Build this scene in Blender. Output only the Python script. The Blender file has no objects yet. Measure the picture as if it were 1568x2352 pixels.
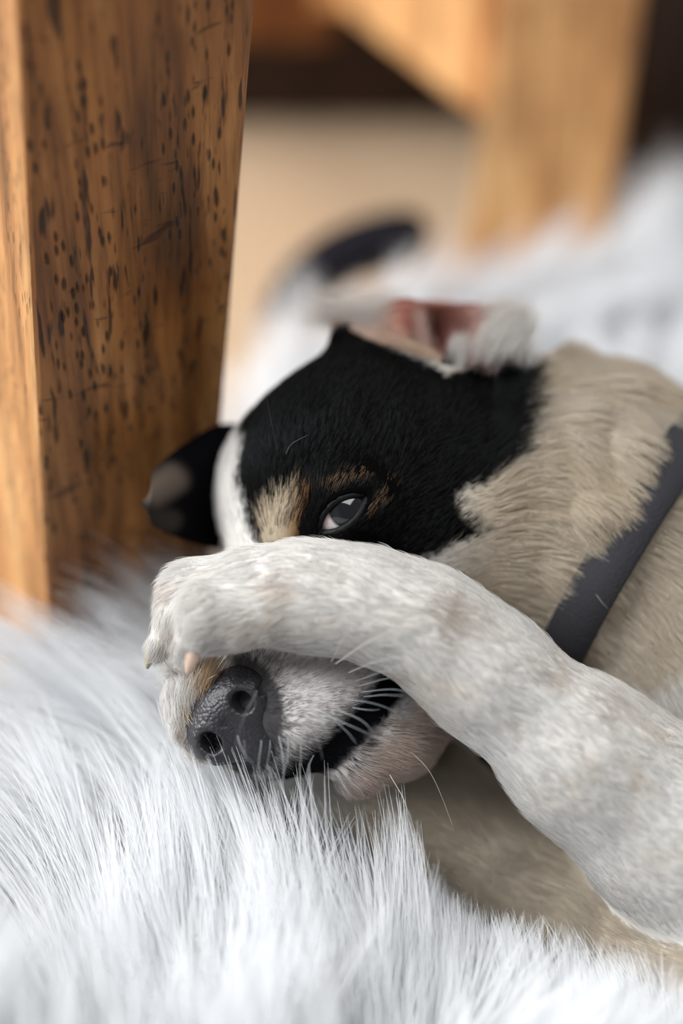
import bpy, bmesh, math
import numpy as np
from mathutils import Vector, Matrix
from mathutils.bvhtree import BVHTree

rng = np.random.default_rng(7)
SC = bpy.context.scene
COL = SC.collection

# ------------------------------------------------------------------ camera
PITCH = math.radians(36.0)
CAM = np.array([0.0, 0.0, 0.383])
FOCUS = 0.42
LENS = 50.0
FPX = 2352 * LENS / 36.0
FW = np.array([0.0, math.cos(PITCH), -math.sin(PITCH)])
RT = np.array([1.0, 0.0, 0.0])
UP = np.array([0.0, math.sin(PITCH), math.cos(PITCH)])
cd = bpy.data.cameras.new('camera')
cam = bpy.data.objects.new('camera', cd)
COL.objects.link(cam)
cam.location = CAM
cam.rotation_euler = (math.pi / 2 - PITCH, 0, 0)
cd.sensor_fit = 'VERTICAL'
cd.sensor_height = 36.0
cd.sensor_width = 24.0
cd.lens = LENS
cd.clip_start = 0.01
cd.dof.use_dof = True
cd.dof.focus_distance = FOCUS
cd.dof.aperture_fstop = 2.0
SC.camera = cam

# ------------------------------------------------------------------ world, window light, exposure
w = bpy.data.worlds.new('room_light')
SC.world = w
w.use_nodes = True
bg = w.node_tree.nodes['Background']
bg.inputs[0].default_value = (0.93, 0.96, 1.0, 1)
bg.inputs[1].default_value = 0.20
SC.cycles.diffuse_bounces = 4
SC.cycles.transmission_bounces = 4
SC.cycles.max_bounces = 4
SC.cycles_curves.subdivisions = 1
SC.cycles.use_light_tree = False
SC.cycles.adaptive_threshold = 0.15


def area_light(name, loc, target, size, power, colour):
    ld = bpy.data.lights.new(name, 'AREA')
    ld.shape = 'RECTANGLE'
    ld.size, ld.size_y = size
    ld.energy = power
    ld.color = colour
    o = bpy.data.objects.new(name, ld)
    COL.objects.link(o)
    o.location = loc
    o.rotation_euler = (Vector(target) - Vector(loc)).to_track_quat('-Z', 'Y').to_euler()
    return o


area_light('window_light', (-1.65, 0.50, 1.25), (0.0, 0.42, 0.05), (1.6, 1.4), 92, (0.97, 0.985, 1.0))
area_light('ceiling_bounce', (0.15, 0.75, 2.35), (0.1, 0.6, 0.0), (2.6, 2.6), 90, (1.0, 1.0, 0.99))  # added overhead panel standing in for light bounced off the ceiling
SC.view_settings.view_transform = 'Standard'
SC.view_settings.look = 'None'
SC.view_settings.gamma = 1.0
SC.view_settings.use_curve_mapping = False
SC.view_settings.exposure = 0.0


# ------------------------------------------------------------------ helpers
def P(px, py, dz=0.0):
    """a point given by where it is seen in the photo and its depth behind the plane in focus (m)"""
    d = FOCUS + dz
    return CAM + FW * d + RT * ((px - 784) / FPX * d) - UP * ((py - 1176) / FPX * d)


def G(px, py, z=0.0):
    r = FW + RT * ((px - 784) / FPX) - UP * ((py - 1176) / FPX)
    return CAM + r * ((z - CAM[2]) / r[2])


def to_px(p):
    q = np.asarray(p) - CAM
    d = q @ FW
    return 784 + (q @ RT) / d * FPX, 1176 - (q @ UP) / d * FPX, d - FOCUS


def lin(r, g, b):
    def f(c):
        c = c / 255.0
        return c / 12.92 if c <= 0.04045 else ((c + 0.055) / 1.055) ** 2.4
    return np.array([f(r), f(g), f(b)])


def smooth(a, b, x):
    t = np.clip((x - a) / (b - a), 0, 1)
    return t * t * (3 - 2 * t)


def norm(v):
    return v / np.maximum(np.linalg.norm(v, axis=-1, keepdims=True), 1e-12)


def mix(a, b, t):
    return a * (1 - t) + b * t


def vnoise(p, scale, seed=0):
    """smooth value noise in 3D, 0..1"""
    q = np.asarray(p) * scale
    i = np.floor(q).astype(np.int64)
    f = q - i
    f = f * f * (3 - 2 * f)
    out = 0
    for dx in (0, 1):
        for dy in (0, 1):
            for dz in (0, 1):
                h = ((i[:, 0] + dx) * 73856093) ^ ((i[:, 1] + dy) * 19349663) ^ ((i[:, 2] + dz) * 83492791) ^ (seed * 2654435761)
                h = (h ^ (h >> 13)) * 1274126177
                h = ((h ^ (h >> 16)) & 0xFFFFF) / 0xFFFFF
                wx = f[:, 0] if dx else 1 - f[:, 0]
                wy = f[:, 1] if dy else 1 - f[:, 1]
                wz = f[:, 2] if dz else 1 - f[:, 2]
                out = out + h * wx * wy * wz
    return out


def poly_sd(px, py, poly):
    """signed distance to a polygon, negative inside"""
    poly = np.array(poly, float)
    d = np.full(px.shape, 1e9)
    s = np.ones(px.shape)
    n = len(poly)
    for i in range(n):
        a, b = poly[i], poly[i - 1]
        ex, ey = b - a
        wx, wy = px - a[0], py - a[1]
        t = np.clip((wx * ex + wy * ey) / (ex * ex + ey * ey), 0, 1)
        d = np.minimum(d, (wx - ex * t) ** 2 + (wy - ey * t) ** 2)
        c1, c2, c3 = py >= a[1], py < b[1], ex * wy > ey * wx
        flip = (c1 & c2 & c3) | (~c1 & ~c2 & ~c3)
        s = np.where(flip, -s, s)
    return s * np.sqrt(d)


def line_d(px, py, pts):
    d = np.full(px.shape, 1e9)
    for a, b in zip(pts[:-1], pts[1:]):
        ex, ey = b[0] - a[0], b[1] - a[1]
        t = np.clip(((px - a[0]) * ex + (py - a[1]) * ey) / (ex * ex + ey * ey), 0, 1)
        d = np.minimum(d, np.hypot(px - a[0] - ex * t, py - a[1] - ey * t))
    return d


def link(name, data, parent=None):
    o = bpy.data.objects.new(name, data)
    COL.objects.link(o)
    if parent is not None:
        o.parent = parent
        o.matrix_parent_inverse = parent.matrix_world.inverted()
    return o


def tag(o, label=None, cat=None, kind=None, group=None):
    for k, v in (('label', label), ('category', cat), ('kind', kind), ('group', group)):
        if v:
            o[k] = v
    return o


def empty(name, loc):
    o = link(name, None)
    o.location = loc
    o.empty_display_size = 0.02
    bpy.context.view_layer.update()
    return o


def mesh_obj(name, verts, faces, mat, parent=None, smooth_shade=True, colours=None):
    me = bpy.data.meshes.new(name)
    me.from_pydata([tuple(map(float, v)) for v in verts], [], [tuple(map(int, f)) for f in faces])
    me.update()
    if smooth_shade:
        me.polygons.foreach_set('use_smooth', [True] * len(me.polygons))
    if colours is not None:
        a = me.attributes.new('fur', 'FLOAT_COLOR', 'POINT')
        a.data.foreach_set('color', np.hstack([colours, np.ones((len(colours), 1))]).astype(np.float32).ravel())
    if mat:
        me.materials.append(mat)
    return link(name, me, parent)


def hair_obj(name, pts, radii, colours, mat, parent):
    """pts (n, k, 3); radii (k,) or (n, k); colours (n, 3)"""
    n, k, _ = pts.shape
    c = bpy.data.hair_curves.new(name)
    c.add_curves([k] * n)
    o = link(name, c, parent)
    if parent is not None:
        pts = pts - np.array(parent.matrix_world.translation)
        o.matrix_parent_inverse = Matrix.Identity(4)
    c.position_data.foreach_set('vector', pts.astype(np.float32).ravel())
    rr = np.broadcast_to(radii, (n, k)).astype(np.float32)
    a = c.attributes.get('radius') or c.attributes.new('radius', 'FLOAT', 'POINT')
    a.data.foreach_set('value', np.ascontiguousarray(rr).ravel())
    a = c.attributes.new('fur', 'FLOAT_COLOR', 'CURVE')
    a.data.foreach_set('color', np.hstack([colours, np.ones((n, 1))]).astype(np.float32).ravel())
    c.materials.append(mat)
    return o


# ------------------------------------------------------------------ materials
def new_mat(name):
    m = bpy.data.materials.new(name)
    m.use_nodes = True
    return m, m.node_tree.nodes, m.node_tree.links, m.node_tree.nodes['Principled BSDF']


def fur_mat(name, rough=0.5, gloss=0.0, translucent=0.0):
    """hair: diffuse, part of the light let through, a little sheen"""
    m, N, L, b = new_mat(name)
    N.remove(b)
    at = N.new('ShaderNodeAttribute')
    at.attribute_name = 'fur'
    d = N.new('ShaderNodeBsdfDiffuse')
    L.new(at.outputs['Color'], d.inputs['Color'])
    out = d.outputs[0]
    for fac, kind in ((translucent, 'ShaderNodeBsdfTranslucent'), (gloss, 'ShaderNodeBsdfAnisotropic')):
        if fac:
            t = N.new(kind)
            if kind.endswith('Translucent'):
                L.new(at.outputs['Color'], t.inputs['Color'])
            else:
                t.inputs['Color'].default_value = (0.9, 0.95, 1.0, 1)
                t.inputs['Roughness'].default_value = rough
            mx = N.new('ShaderNodeMixShader')
            mx.inputs[0].default_value = fac
            L.new(out, mx.inputs[1])
            L.new(t.outputs[0], mx.inputs[2])
            out = mx.outputs[0]
    L.new(out, N['Material Output'].inputs['Surface'])
    return m


def plain_mat(name, col, rough=0.5, spec=0.5, bump=None):
    m, N, L, b = new_mat(name)
    b.inputs['Base Color'].default_value = (*col, 1)
    b.inputs['Roughness'].default_value = rough
    b.inputs['Specular IOR Level'].default_value = spec
    if bump:
        scale, strength, dist = bump
        tc = N.new('ShaderNodeTexCoord')
        nz = N.new('ShaderNodeTexNoise')
        nz.inputs['Scale'].default_value = scale
        nz.inputs['Detail'].default_value = 3
        bp = N.new('ShaderNodeBump')
        bp.inputs['Strength'].default_value = strength
        bp.inputs['Distance'].default_value = dist
        L.new(tc.outputs['Object'], nz.inputs['Vector'])
        L.new(nz.outputs[0], bp.inputs['Height'])
        L.new(bp.outputs[0], b.inputs['Normal'])
    return m


def wood_mat(name, dark, mid, light, specks=1.0, rough=0.45, offset=(0, 0, 0)):
    """vertical grain, worm holes and scratches"""
    m, N, L, b = new_mat(name)
    tc = N.new('ShaderNodeTexCoord')

    def mapped(sx, sy, sz):
        mp = N.new('ShaderNodeMapping')
        mp.inputs['Scale'].default_value = (sx, sy, sz)
        mp.inputs['Location'].default_value = offset
        L.new(tc.outputs['Object'], mp.inputs['Vector'])
        return mp

    def noise(mp, scale, detail=4, rough_=0.6, dist=0.0):
        nz = N.new('ShaderNodeTexNoise')
        nz.inputs['Scale'].default_value = scale
        nz.inputs['Detail'].default_value = detail
        nz.inputs['Roughness'].default_value = rough_
        nz.inputs['Distortion'].default_value = dist
        L.new(mp.outputs[0], nz.inputs['Vector'])
        return nz.outputs[0]

    def ramp(src, stops):
        r = N.new('ShaderNodeValToRGB')
        e = r.color_ramp.elements
        e[0].position, e[0].color = stops[0][0], (*stops[0][1], 1)
        e[1].position, e[1].color = stops[-1][0], (*stops[-1][1], 1)
        for p_, c_ in stops[1:-1]:
            x = e.new(p_)
            x.color = (*c_, 1)
        L.new(src, r.inputs[0])
        return r.outputs[0]

    def mul(a, c, fac=1.0):
        x = N.new('ShaderNodeMix')
        x.data_type = 'RGBA'
        x.blend_type = 'MULTIPLY'
        x.inputs[0].default_value = fac
        L.new(a, x.inputs[6])
        L.new(c, x.inputs[7])
        return x.outputs[2]

    grain = noise(mapped(1, 1, 0.035), 420, 5, 0.65)
    broad = noise(mapped(1, 1, 0.12), 55, 3, 0.55, 0.4)
    blotch = noise(mapped(1, 1, 0.5), 26, 3, 0.6)
    c = ramp(broad, [(0.30, dark), (0.52, mid), (0.72, light)])
    c = mul(c, ramp(grain, [(0.32, (0.45, 0.42, 0.40)), (0.55, (1, 1, 1)), (0.7, (1.0, 1.0, 1.0))]), 0.85)
    c = mul(c, ramp(blotch, [(0.36, (0.45, 0.40, 0.38)), (0.55, (1, 1, 1)), (0.7, (1, 1, 1))]), 0.7)
    one = (1, 1, 1)
    if specks:
        gate = noise(mapped(1, 1, 0.07), 135, 2, 0.5)
        v = N.new('ShaderNodeTexVoronoi')
        v.inputs['Scale'].default_value = 430
        L.new(mapped(1, 1, 0.34).outputs[0], v.inputs['Vector'])
        hole = ramp(v.outputs['Distance'], [(0.16, (0, 0, 0)), (0.36, one), (0.9, one)])
        g = ramp(gate, [(0.44, (0, 0, 0)), (0.52, one), (0.9, one)])
        # darken where the gate is on
        mxh = N.new('ShaderNodeMix')
        mxh.data_type = 'RGBA'
        L.new(g, mxh.inputs[0])
        mxh.inputs[6].default_value = (1, 1, 1, 1)
        L.new(hole, mxh.inputs[7])
        c = mul(c, mxh.outputs[2], 0.80 * specks)
        dash = noise(mapped(1, 1, 0.16), 330, 2, 0.5)
        c = mul(c, ramp(dash, [(0.33, (0.10, 0.08, 0.07)), (0.41, one), (0.9, one)]), 0.9 * specks)
        scr = noise(mapped(0.35, 0.35, 1.6), 150, 2, 0.5, 1.2)
        c = mul(c, ramp(scr, [(0.26, (0.25, 0.2, 0.17)), (0.33, one), (0.9, one)]), 0.75 * specks)
        bp = N.new('ShaderNodeBump')
        bp.inputs['Strength'].default_value = 0.5
        bp.inputs['Distance'].default_value = 0.0012
        L.new(mxh.outputs[2], bp.inputs['Height'])
        L.new(bp.outputs[0], b.inputs['Normal'])
    L.new(c, b.inputs['Base Color'])
    b.inputs['Roughness'].default_value = rough
    b.inputs['Specular IOR Level'].default_value = 0.35
    return m


M = {}
M['coat'] = fur_mat('short_coat', 0.40, 0.018, 0.0)
M['skin'] = fur_mat('coat_skin')
M['pile'] = fur_mat('rug_pile', 0.6, 0.0, 0.42)
M['rug'] = plain_mat('rug_backing', (0.8, 0.81, 0.84), 0.95, 0.05)
M['wood_near'] = wood_mat('worn_brown_wood', lin(84, 54, 29), lin(160, 106, 56), lin(204, 150, 92), 1.0)
M['wood_lit_side'] = wood_mat('worn_wood_lit_side', lin(146, 98, 54), lin(188, 137, 86), lin(206, 162, 110), 0.4, 0.5, (2, 2, 1))  # near leg's wood again, paler tone paints in the window light
M['wood_far'] = wood_mat('tan_wood', lin(206, 150, 96), lin(236, 182, 122), lin(242, 198, 142), 0.0, 0.5, (3, 1, 2))
M['wood_deep'] = wood_mat('orange_wood', lin(92, 50, 14), lin(112, 64, 22), lin(126, 76, 30), 0.0, 0.5, (1, 5, 2))
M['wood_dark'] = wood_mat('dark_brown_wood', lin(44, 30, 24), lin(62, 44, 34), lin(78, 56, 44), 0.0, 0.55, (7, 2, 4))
M['strap'] = plain_mat('charcoal_webbing', lin(52, 52, 56), 0.85, 0.15, (900, 0.5, 0.0006))
M['black_cloth'] = plain_mat('dark_navy_cloth', lin(30, 29, 35), 0.9, 0.1, (500, 0.4, 0.0006))


def carpet_mat():
    m, N, L, b = new_mat('beige_carpet')
    tc = N.new('ShaderNodeTexCoord')
    nz = N.new('ShaderNodeTexNoise')
    nz.inputs['Scale'].default_value = 260
    r = N.new('ShaderNodeValToRGB')
    r.color_ramp.elements[0].color = (*lin(182, 154, 122), 1)
    r.color_ramp.elements[1].color = (*lin(214, 190, 160), 1)
    r.color_ramp.elements[0].position = 0.3
    r.color_ramp.elements[1].position = 0.7
    bp = N.new('ShaderNodeBump')
    bp.inputs['Distance'].default_value = 0.002
    L.new(tc.outputs['Object'], nz.inputs['Vector'])
    L.new(nz.outputs[0], r.inputs[0])
    L.new(r.outputs[0], b.inputs['Base Color'])
    L.new(nz.outputs[0], bp.inputs['Height'])
    L.new(bp.outputs[0], b.inputs['Normal'])
    b.inputs['Roughness'].default_value = 0.95
    return m


M['carpet'] = carpet_mat()

# ------------------------------------------------------------------ the setting
def prism(name, ring, z0, z1, mat, parent=None, bevel=0.0, ring_top=None):
    """an upright prism over a ring of xy points, the top ring may differ (taper)"""
    top = ring_top if ring_top is not None else ring
    n = len(ring)
    v = [(x, y, z0) for x, y in ring] + [(x, y, z1) for x, y in top]
    f = [tuple(range(n))[::-1], tuple(range(n, 2 * n))] + [(i, (i + 1) % n, n + (i + 1) % n, n + i) for i in range(n)]
    me = bpy.data.meshes.new(name)
    bm = bmesh.new()
    bv = [bm.verts.new(p) for p in v]
    for q in f:
        bm.faces.new([bv[i] for i in q])
    bmesh.ops.recalc_face_normals(bm, faces=bm.faces)
    if bevel:
        bmesh.ops.bevel(bm, geom=list(bm.edges), offset=bevel, segments=3, profile=0.5, affect='EDGES')
    bm.to_mesh(me)
    bm.free()
    me.materials.append(mat)
    return link(name, me, parent)


fl = prism('floor', [(-2.2, -1.2), (2.2, -1.2), (2.2, 3.2), (-2.2, 3.2)], -0.05, 0.0, M['carpet'])
wb = prism('wall_back', [(-2.2, 3.1), (2.2, 3.1), (2.2, 3.2), (-2.2, 3.2)], 0.0, 2.4, plain_mat('cream_wall', lin(214, 205, 192), 0.9, 0.2, (40, 0.1, 0.002)))
tag(wb, 'plain cream wall at the back', 'wall', 'structure')
tag(fl, 'beige carpeted floor showing between the wooden legs', 'floor', 'structure')

# --- the table whose legs and low rail stand behind the puppy
pR = P(575, 200, 0.0)
pL = P(78, 750, 0.0)
A = np.array([pL[0], pL[1]])          # near (left) corner of the near leg
B = np.array([pR[0], pR[1]])          # far (right) corner of its front face
e1 = norm(B - A)
e2 = np.array([-e1[1], e1[0]])        # runs back-left
side = float(np.linalg.norm(B - A))
LEG_TOP = 0.72


def corner_line(p, px, py):
    """x slope per metre of height of a leg's corner that passes p and is also seen at (px, py)"""
    lo, hi = -0.1, 0.36
    for _ in range(40):
        z = (lo + hi) / 2
        row = to_px(np.array([p[0], p[1], z]))[1]
        if row > py:
            lo = z
        else:
            hi = z
    d = to_px(np.array([p[0], p[1], z]))[2] + FOCUS
    return ((px - 784) / FPX * d - p[0]) / (z - p[2])


sL = corner_line(pL, 40, 0)
sR = corner_line(pR, 515, 950)


def leg_ring(z):
    a = A + np.array([sL * (z - pL[2]), 0])
    b = B + np.array([sR * (z - pR[2]), 0])
    return [tuple(a), tuple(b), tuple(b + e2 * side), tuple(a + e2 * side)]


table = empty('wooden_table', (A[0], A[1], 0))
tag(table, 'worn brown wooden table with thick square legs behind the puppy', 'table')
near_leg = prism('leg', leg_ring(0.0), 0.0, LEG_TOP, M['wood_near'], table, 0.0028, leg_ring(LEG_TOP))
near_leg.data.materials.append(M['wood_lit_side'])
for pl in near_leg.data.polygons:          # the window side's brighter light is put into a paler wood
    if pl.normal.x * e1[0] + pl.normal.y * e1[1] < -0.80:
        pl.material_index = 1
print('LEG', A, B, side)

# far leg: front face seen from x 1110 to 1440
qa = P(1068, 480, 0.362)
qb = P(1395, 430, 0.338)
A2 = np.array([qa[0], qa[1]])
B2 = np.array([qb[0], qb[1]])
f1 = norm(B2 - A2)
f2 = np.array([-f1[1], f1[0]])
s2 = float(np.linalg.norm(B2 - A2))
print('LEG2', A2, B2, s2)
tilt = np.array([0.020, -0.01])


def leg2_ring(k, off):
    c = A2 + (f1 + f2) * s2 / 2
    q = [A2, A2 + f1 * s2, A2 + (f1 + f2) * s2, A2 + f2 * s2]
    return [tuple(c + off + (x - c) * k) for x in q]


prism('leg', leg2_ring(1.0, tilt * 0), 0.0, LEG_TOP, M['wood_far'], table, 0.003, leg2_ring(0.80, np.array([0.035, 0.0])))


def beam(name, p0, p1, width, z0, z1, mat, parent, bevel=0.002):
    p0, p1 = np.array(p0), np.array(p1)
    d = norm(p1 - p0)
    n = np.array([-d[1], d[0]]) * width / 2
    return prism(name, [tuple(p0 - n), tuple(p1 - n), tuple(p1 + n), tuple(p0 + n)], z0, z1, mat, parent, bevel)


bdir = norm(np.array([-0.375, 1.0]))
b0 = A2 + f2 * s2 * 0.5 + f1 * 0.012
beam('rail', b0, b0 + bdir * 0.225, 0.03, 0.10, 0.19, M['wood_far'], table)
b1 = b0 + bdir * 0.225
beam('leg_post', b1 - np.array([0.025, 0]), b1 + np.array([0.025, 0]), 0.05, 0.10, LEG_TOP, M['wood_far'], table)
cr0 = b0 + bdir * 0.22
beam('cross_rail', cr0 - np.array([0.012, 0]), cr0 + np.array([-0.55, 0.03]), 0.03, 0.075, 0.19, M['wood_deep'], table)
inw0 = np.array([e1[1], -e1[0]])
ttc = [A - e1 * 0.015 + inw0 * 0.015, np.array([B2[0] + 0.02, B2[1] + 0.0]), np.array([0.02, 1.42]), np.array([-0.72, 1.42]), np.array([-0.62, A[1] + 0.05])]
prism('tabletop', [tuple(q) for q in ttc], LEG_TOP, LEG_TOP + 0.03, M['wood_near'], table, 0.004)

# a dark cabinet stands behind the far leg
cab = empty('dark_cabinet', (0.5, 1.1, 0))
tag(cab, 'dark brown wooden cabinet in shadow behind the far table leg', 'cabinet')
CX, CY = 0.160, 0.875
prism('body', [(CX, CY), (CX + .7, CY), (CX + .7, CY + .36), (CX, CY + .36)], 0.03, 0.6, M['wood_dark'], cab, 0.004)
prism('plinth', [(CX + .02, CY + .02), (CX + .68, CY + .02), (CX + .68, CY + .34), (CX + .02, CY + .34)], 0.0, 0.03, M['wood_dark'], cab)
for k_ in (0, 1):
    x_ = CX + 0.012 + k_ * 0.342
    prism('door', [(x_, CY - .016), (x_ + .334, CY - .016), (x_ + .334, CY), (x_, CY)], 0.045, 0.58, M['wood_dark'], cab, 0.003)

box = empty('shadow_block', (0.0, 1.15, 0))  # dark block added where only shadow lies behind the rail
tag(box, 'dark block added for the deep shadow under the table behind the rail', 'block')
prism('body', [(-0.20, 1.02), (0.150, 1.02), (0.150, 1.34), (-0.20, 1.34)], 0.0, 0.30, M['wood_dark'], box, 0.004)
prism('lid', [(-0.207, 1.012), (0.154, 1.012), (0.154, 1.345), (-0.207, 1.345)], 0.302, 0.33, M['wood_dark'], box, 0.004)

# ------------------------------------------------------------------ the puppy: one body grown from a distance field
def mpp(dz):
    return (FOCUS + dz) / FPX


GROUPS = {'head': [], 'arm': [], 'under': [], 'trunk': []}


def ball(g, px, py, dz, r, k=0.010):
    c = P(px, py, dz)
    GROUPS[g].append(('cone', c, c + 1e-6, r * mpp(dz), r * mpp(dz), k))


def cone(g, p0, r0, p1, r1, k=0.010):
    GROUPS[g].append(('cone', P(*p0), P(*p1), r0 * mpp(p0[2]), r1 * mpp(p1[2]), k))


def chain(g, pts, k=0.010):
    for (p0, r0), (p1, r1) in zip(pts[:-1], pts[1:]):
        cone(g, p0, r0, p1, r1, k)


# radii in px of the photo, depths in metres behind the plane of focus
# skull, brow, cheeks
ball('head', 836, 1052, 0.044, 250)
ball('head', 735, 1130, 0.034, 205, 0.014)
ball('head', 700, 1140, 0.056, 205, 0.014)
ball('head', 1000, 1075, 0.048, 190, 0.012)
ball('head', 985, 1200, 0.040, 190, 0.018)
cone('head', (870, 960, 0.050), 130, (786, 778, 0.050), 24, 0.012)
cone('head', (1010, 1020, 0.050), 125, (1128, 945, 0.050), 72, 0.010)
# muzzle
cone('head', (745, 1290, 0.036), 190, (610, 1600, 0.016), 128, 0.016)
ball('head', 700, 1620, 0.0135, 150, 0.010)
ball('head', 790, 1600, 0.0190, 128, 0.010)
ball('head', 610, 1680, 0.020, 105, 0.010)
# jaw and chin
chain('head', [((820, 1745, 0.014), 76), ((905, 1690, 0.019), 92), ((1000, 1560, 0.028), 120)], 0.004)
# brow ridge, lids
ball('head', 788, 1176, 0.0122, 94, 0.006)
# neck
chain('head', [((1010, 1140, 0.058), 255), ((1290, 1220, 0.078), 370), ((1600, 1420, 0.085), 430)], 0.020)
# trunk
ball('trunk', 1830, 1560, 0.100, 560, 0.020)
ball('trunk', 1640, 1500, 0.070, 330, 0.020)
ball('trunk', 1560, 1700, 0.070, 330, 0.020)
ball('trunk', 1330, 1760, 0.076, 220, 0.020)
chain('trunk', [((1070, 1730, 0.064), 85), ((1240, 1850, 0.054), 118), ((1460, 1990, 0.040), 150)], 0.012)
# upper foreleg thrown over the muzzle
chain('arm', [((1760, 2080, 0.018), 300), ((1568, 1915, 0.010), 205), ((1350, 1745, 0.003), 158), ((1120, 1550, -0.001), 122),
              ((985, 1438, -0.002), 104), ((840, 1384, -0.003), 95), ((690, 1366, -0.003), 92), ((570, 1372, -0.003), 88)], 0.016)
# toes: rear one at the left edge, two nearer ones
chain('arm', [((575, 1362, 0.002), 94), ((462, 1380, 0.002), 84), ((382, 1466, 0.002), 38)], 0.007)
chain('arm', [((590, 1376, -0.006), 84), ((490, 1404, -0.012), 68), ((444, 1472, -0.0115), 44)], 0.004)
chain('arm', [((640, 1390, -0.008), 74), ((560, 1418, -0.0105), 62), ((520, 1452, -0.0085), 40)], 0.004)
# lower foreleg tucked under the chin; its toes show left of the nose
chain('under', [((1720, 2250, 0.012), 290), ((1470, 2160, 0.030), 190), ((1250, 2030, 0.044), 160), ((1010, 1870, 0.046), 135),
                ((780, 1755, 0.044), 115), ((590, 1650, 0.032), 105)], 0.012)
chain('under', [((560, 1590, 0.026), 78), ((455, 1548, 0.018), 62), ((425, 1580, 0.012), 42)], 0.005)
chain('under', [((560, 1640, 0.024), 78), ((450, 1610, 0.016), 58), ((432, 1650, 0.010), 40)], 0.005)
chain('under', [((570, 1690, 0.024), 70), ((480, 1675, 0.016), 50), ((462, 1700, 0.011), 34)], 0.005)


def sd_prim(p, pr):
    _, a, b, ra, rb, k = pr
    ab = b - a
    t = np.clip(((p - a) @ ab) / max(ab @ ab, 1e-14), 0, 1)
    return np.linalg.norm(p - a - t[..., None] * ab, axis=-1) - (ra + t * (rb - ra))


def smin(a, b, k):
    h = np.clip(0.5 + 0.5 * (b - a) / k, 0, 1)
    return b * (1 - h) + a * h - k * h * (1 - h)


def surf_dz(px, py, prims):
    ds = np.linspace(-0.03, 0.16, 400)
    q = np.array([P(px, py, d) for d in ds])
    v = np.min([sd_prim(q, pr) for pr in prims], axis=0)
    hit_ = np.where(v < 0)[0]
    return ds[hit_[0]] if len(hit_) else 0.06


# folds of loose skin down the neck, lying on its surface
for pts_, rad_ in (([(1300, 850), (1318, 1000), (1350, 1180), (1362, 1330), (1345, 1440)], 40),
                   ([(1228, 880), (1230, 1000), (1238, 1120), (1275, 1300), (1290, 1420)], 30),
                   ([(1400, 930), (1440, 1050), (1415, 1180)], 46)):
    base_prims = list(GROUPS['head'])
    fd = [surf_dz(x, y, base_prims) for x, y in pts_]
    chain('head', [((x, y, d + 0.0010), rad_) for (x, y), d in zip(pts_, fd)], 0.006)

EYE_C = P(788, 1178, 0.0122)
EYE_R = 0.0104
EYE_AX = norm(CAM + RT * -0.03 - EYE_C)       # looks past the camera
# almond opening: a plane frame on the eye
ex_u = norm(P(850, 1128, 0.0) - P(722, 1226, 0.0))
ex_u = norm(ex_u - EYE_AX * (ex_u @ EYE_AX))
ex_v = np.cross(EYE_AX, ex_u)
AL_C = P(783, 1180, 0.0)


def almond(p):
    q = p - AL_C
    q = q - np.outer(q @ EYE_AX, EYE_AX).reshape(q.shape) if q.ndim == 2 else q
    u, v = q @ ex_u, q @ ex_v
    R = 0.0126
    off = 0.0086
    return np.maximum(np.hypot(u, v - off) - R, np.hypot(u, v + off) - R)


MOUTH = [P(690, 1800, 0.004), P(745, 1745, -0.001), P(820, 1672, -0.001), P(870, 1615, 0.003), P(905, 1570, 0.010)]


def carve(p, d, g):
    """what is cut out of the head: the mouth line and the eye's opening"""
    if g == 'head':
        m = np.full(d.shape, 1.0)
        for a, b in zip(MOUTH[:-1], MOUTH[1:]):
            m = np.minimum(m, sd_prim(p, ('cone', a, b, 0.0036, 0.0036, 0)))
        d = -smin(-d, m, 0.003)
        q = (p - EYE_C) @ EYE_AX
        op = np.maximum(almond(p.reshape(-1, 3)).reshape(d.shape), -q)
        op = np.maximum(op, np.linalg.norm(p - EYE_C, axis=-1) - 0.018)
        d = -smin(-d, op, 0.0012)
    return d


H = 0.00125
allp = [pr for g in GROUPS.values() for pr in g]
lo = np.min([np.minimum(pr[1] - pr[3], pr[2] - pr[4]) for pr in allp], axis=0) - 0.01
hi = np.max([np.maximum(pr[1] + pr[3], pr[2] + pr[4]) for pr in allp], axis=0) + 0.01
hi = np.minimum(hi, [0.27, 0.62, 0.30])
lo = np.maximum(lo, [-0.1, 0.15, 0.004])
dims = np.ceil((hi - lo) / H).astype(int)
print('GRID', dims, lo, hi)


def grid_group(prims, g):
    V = np.full(dims, 0.05, np.float32)
    for pr in prims:
        k = pr[5]
        m = k + 0.012
        a = np.maximum(((np.minimum(pr[1] - pr[3], pr[2] - pr[4]) - m - lo) / H).astype(int), 0)
        b = np.minimum(((np.maximum(pr[1] + pr[3], pr[2] + pr[4]) + m - lo) / H).astype(int) + 1, dims)
        if np.any(b <= a):
            continue
        xs = [lo[i] + H * np.arange(a[i], b[i]) for i in range(3)]
        X = np.stack(np.meshgrid(*xs, indexing='ij'), -1).astype(np.float32)
        d = sd_prim(X, pr)
        sl = tuple(slice(a[i], b[i]) for i in range(3))
        V[sl] = smin(V[sl], d, k)
    return V


def grid_carve(V, g):
    pts = [np.array(MOUTH).min(0) - 0.01, np.array(MOUTH).max(0) + 0.01]
    boxes = [pts, [EYE_C - 0.022, EYE_C + 0.022]]
    for (p0, p1) in boxes:
        a = np.maximum(((p0 - lo) / H).astype(int), 0)
        b = np.minimum(((p1 - lo) / H).astype(int), dims)
        xs = [lo[i] + H * np.arange(a[i], b[i]) for i in range(3)]
        X = np.stack(np.meshgrid(*xs, indexing='ij'), -1)
        sl = tuple(slice(a[i], b[i]) for i in range(3))
        V[sl] = carve(X, V[sl], g)
    return V


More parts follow.
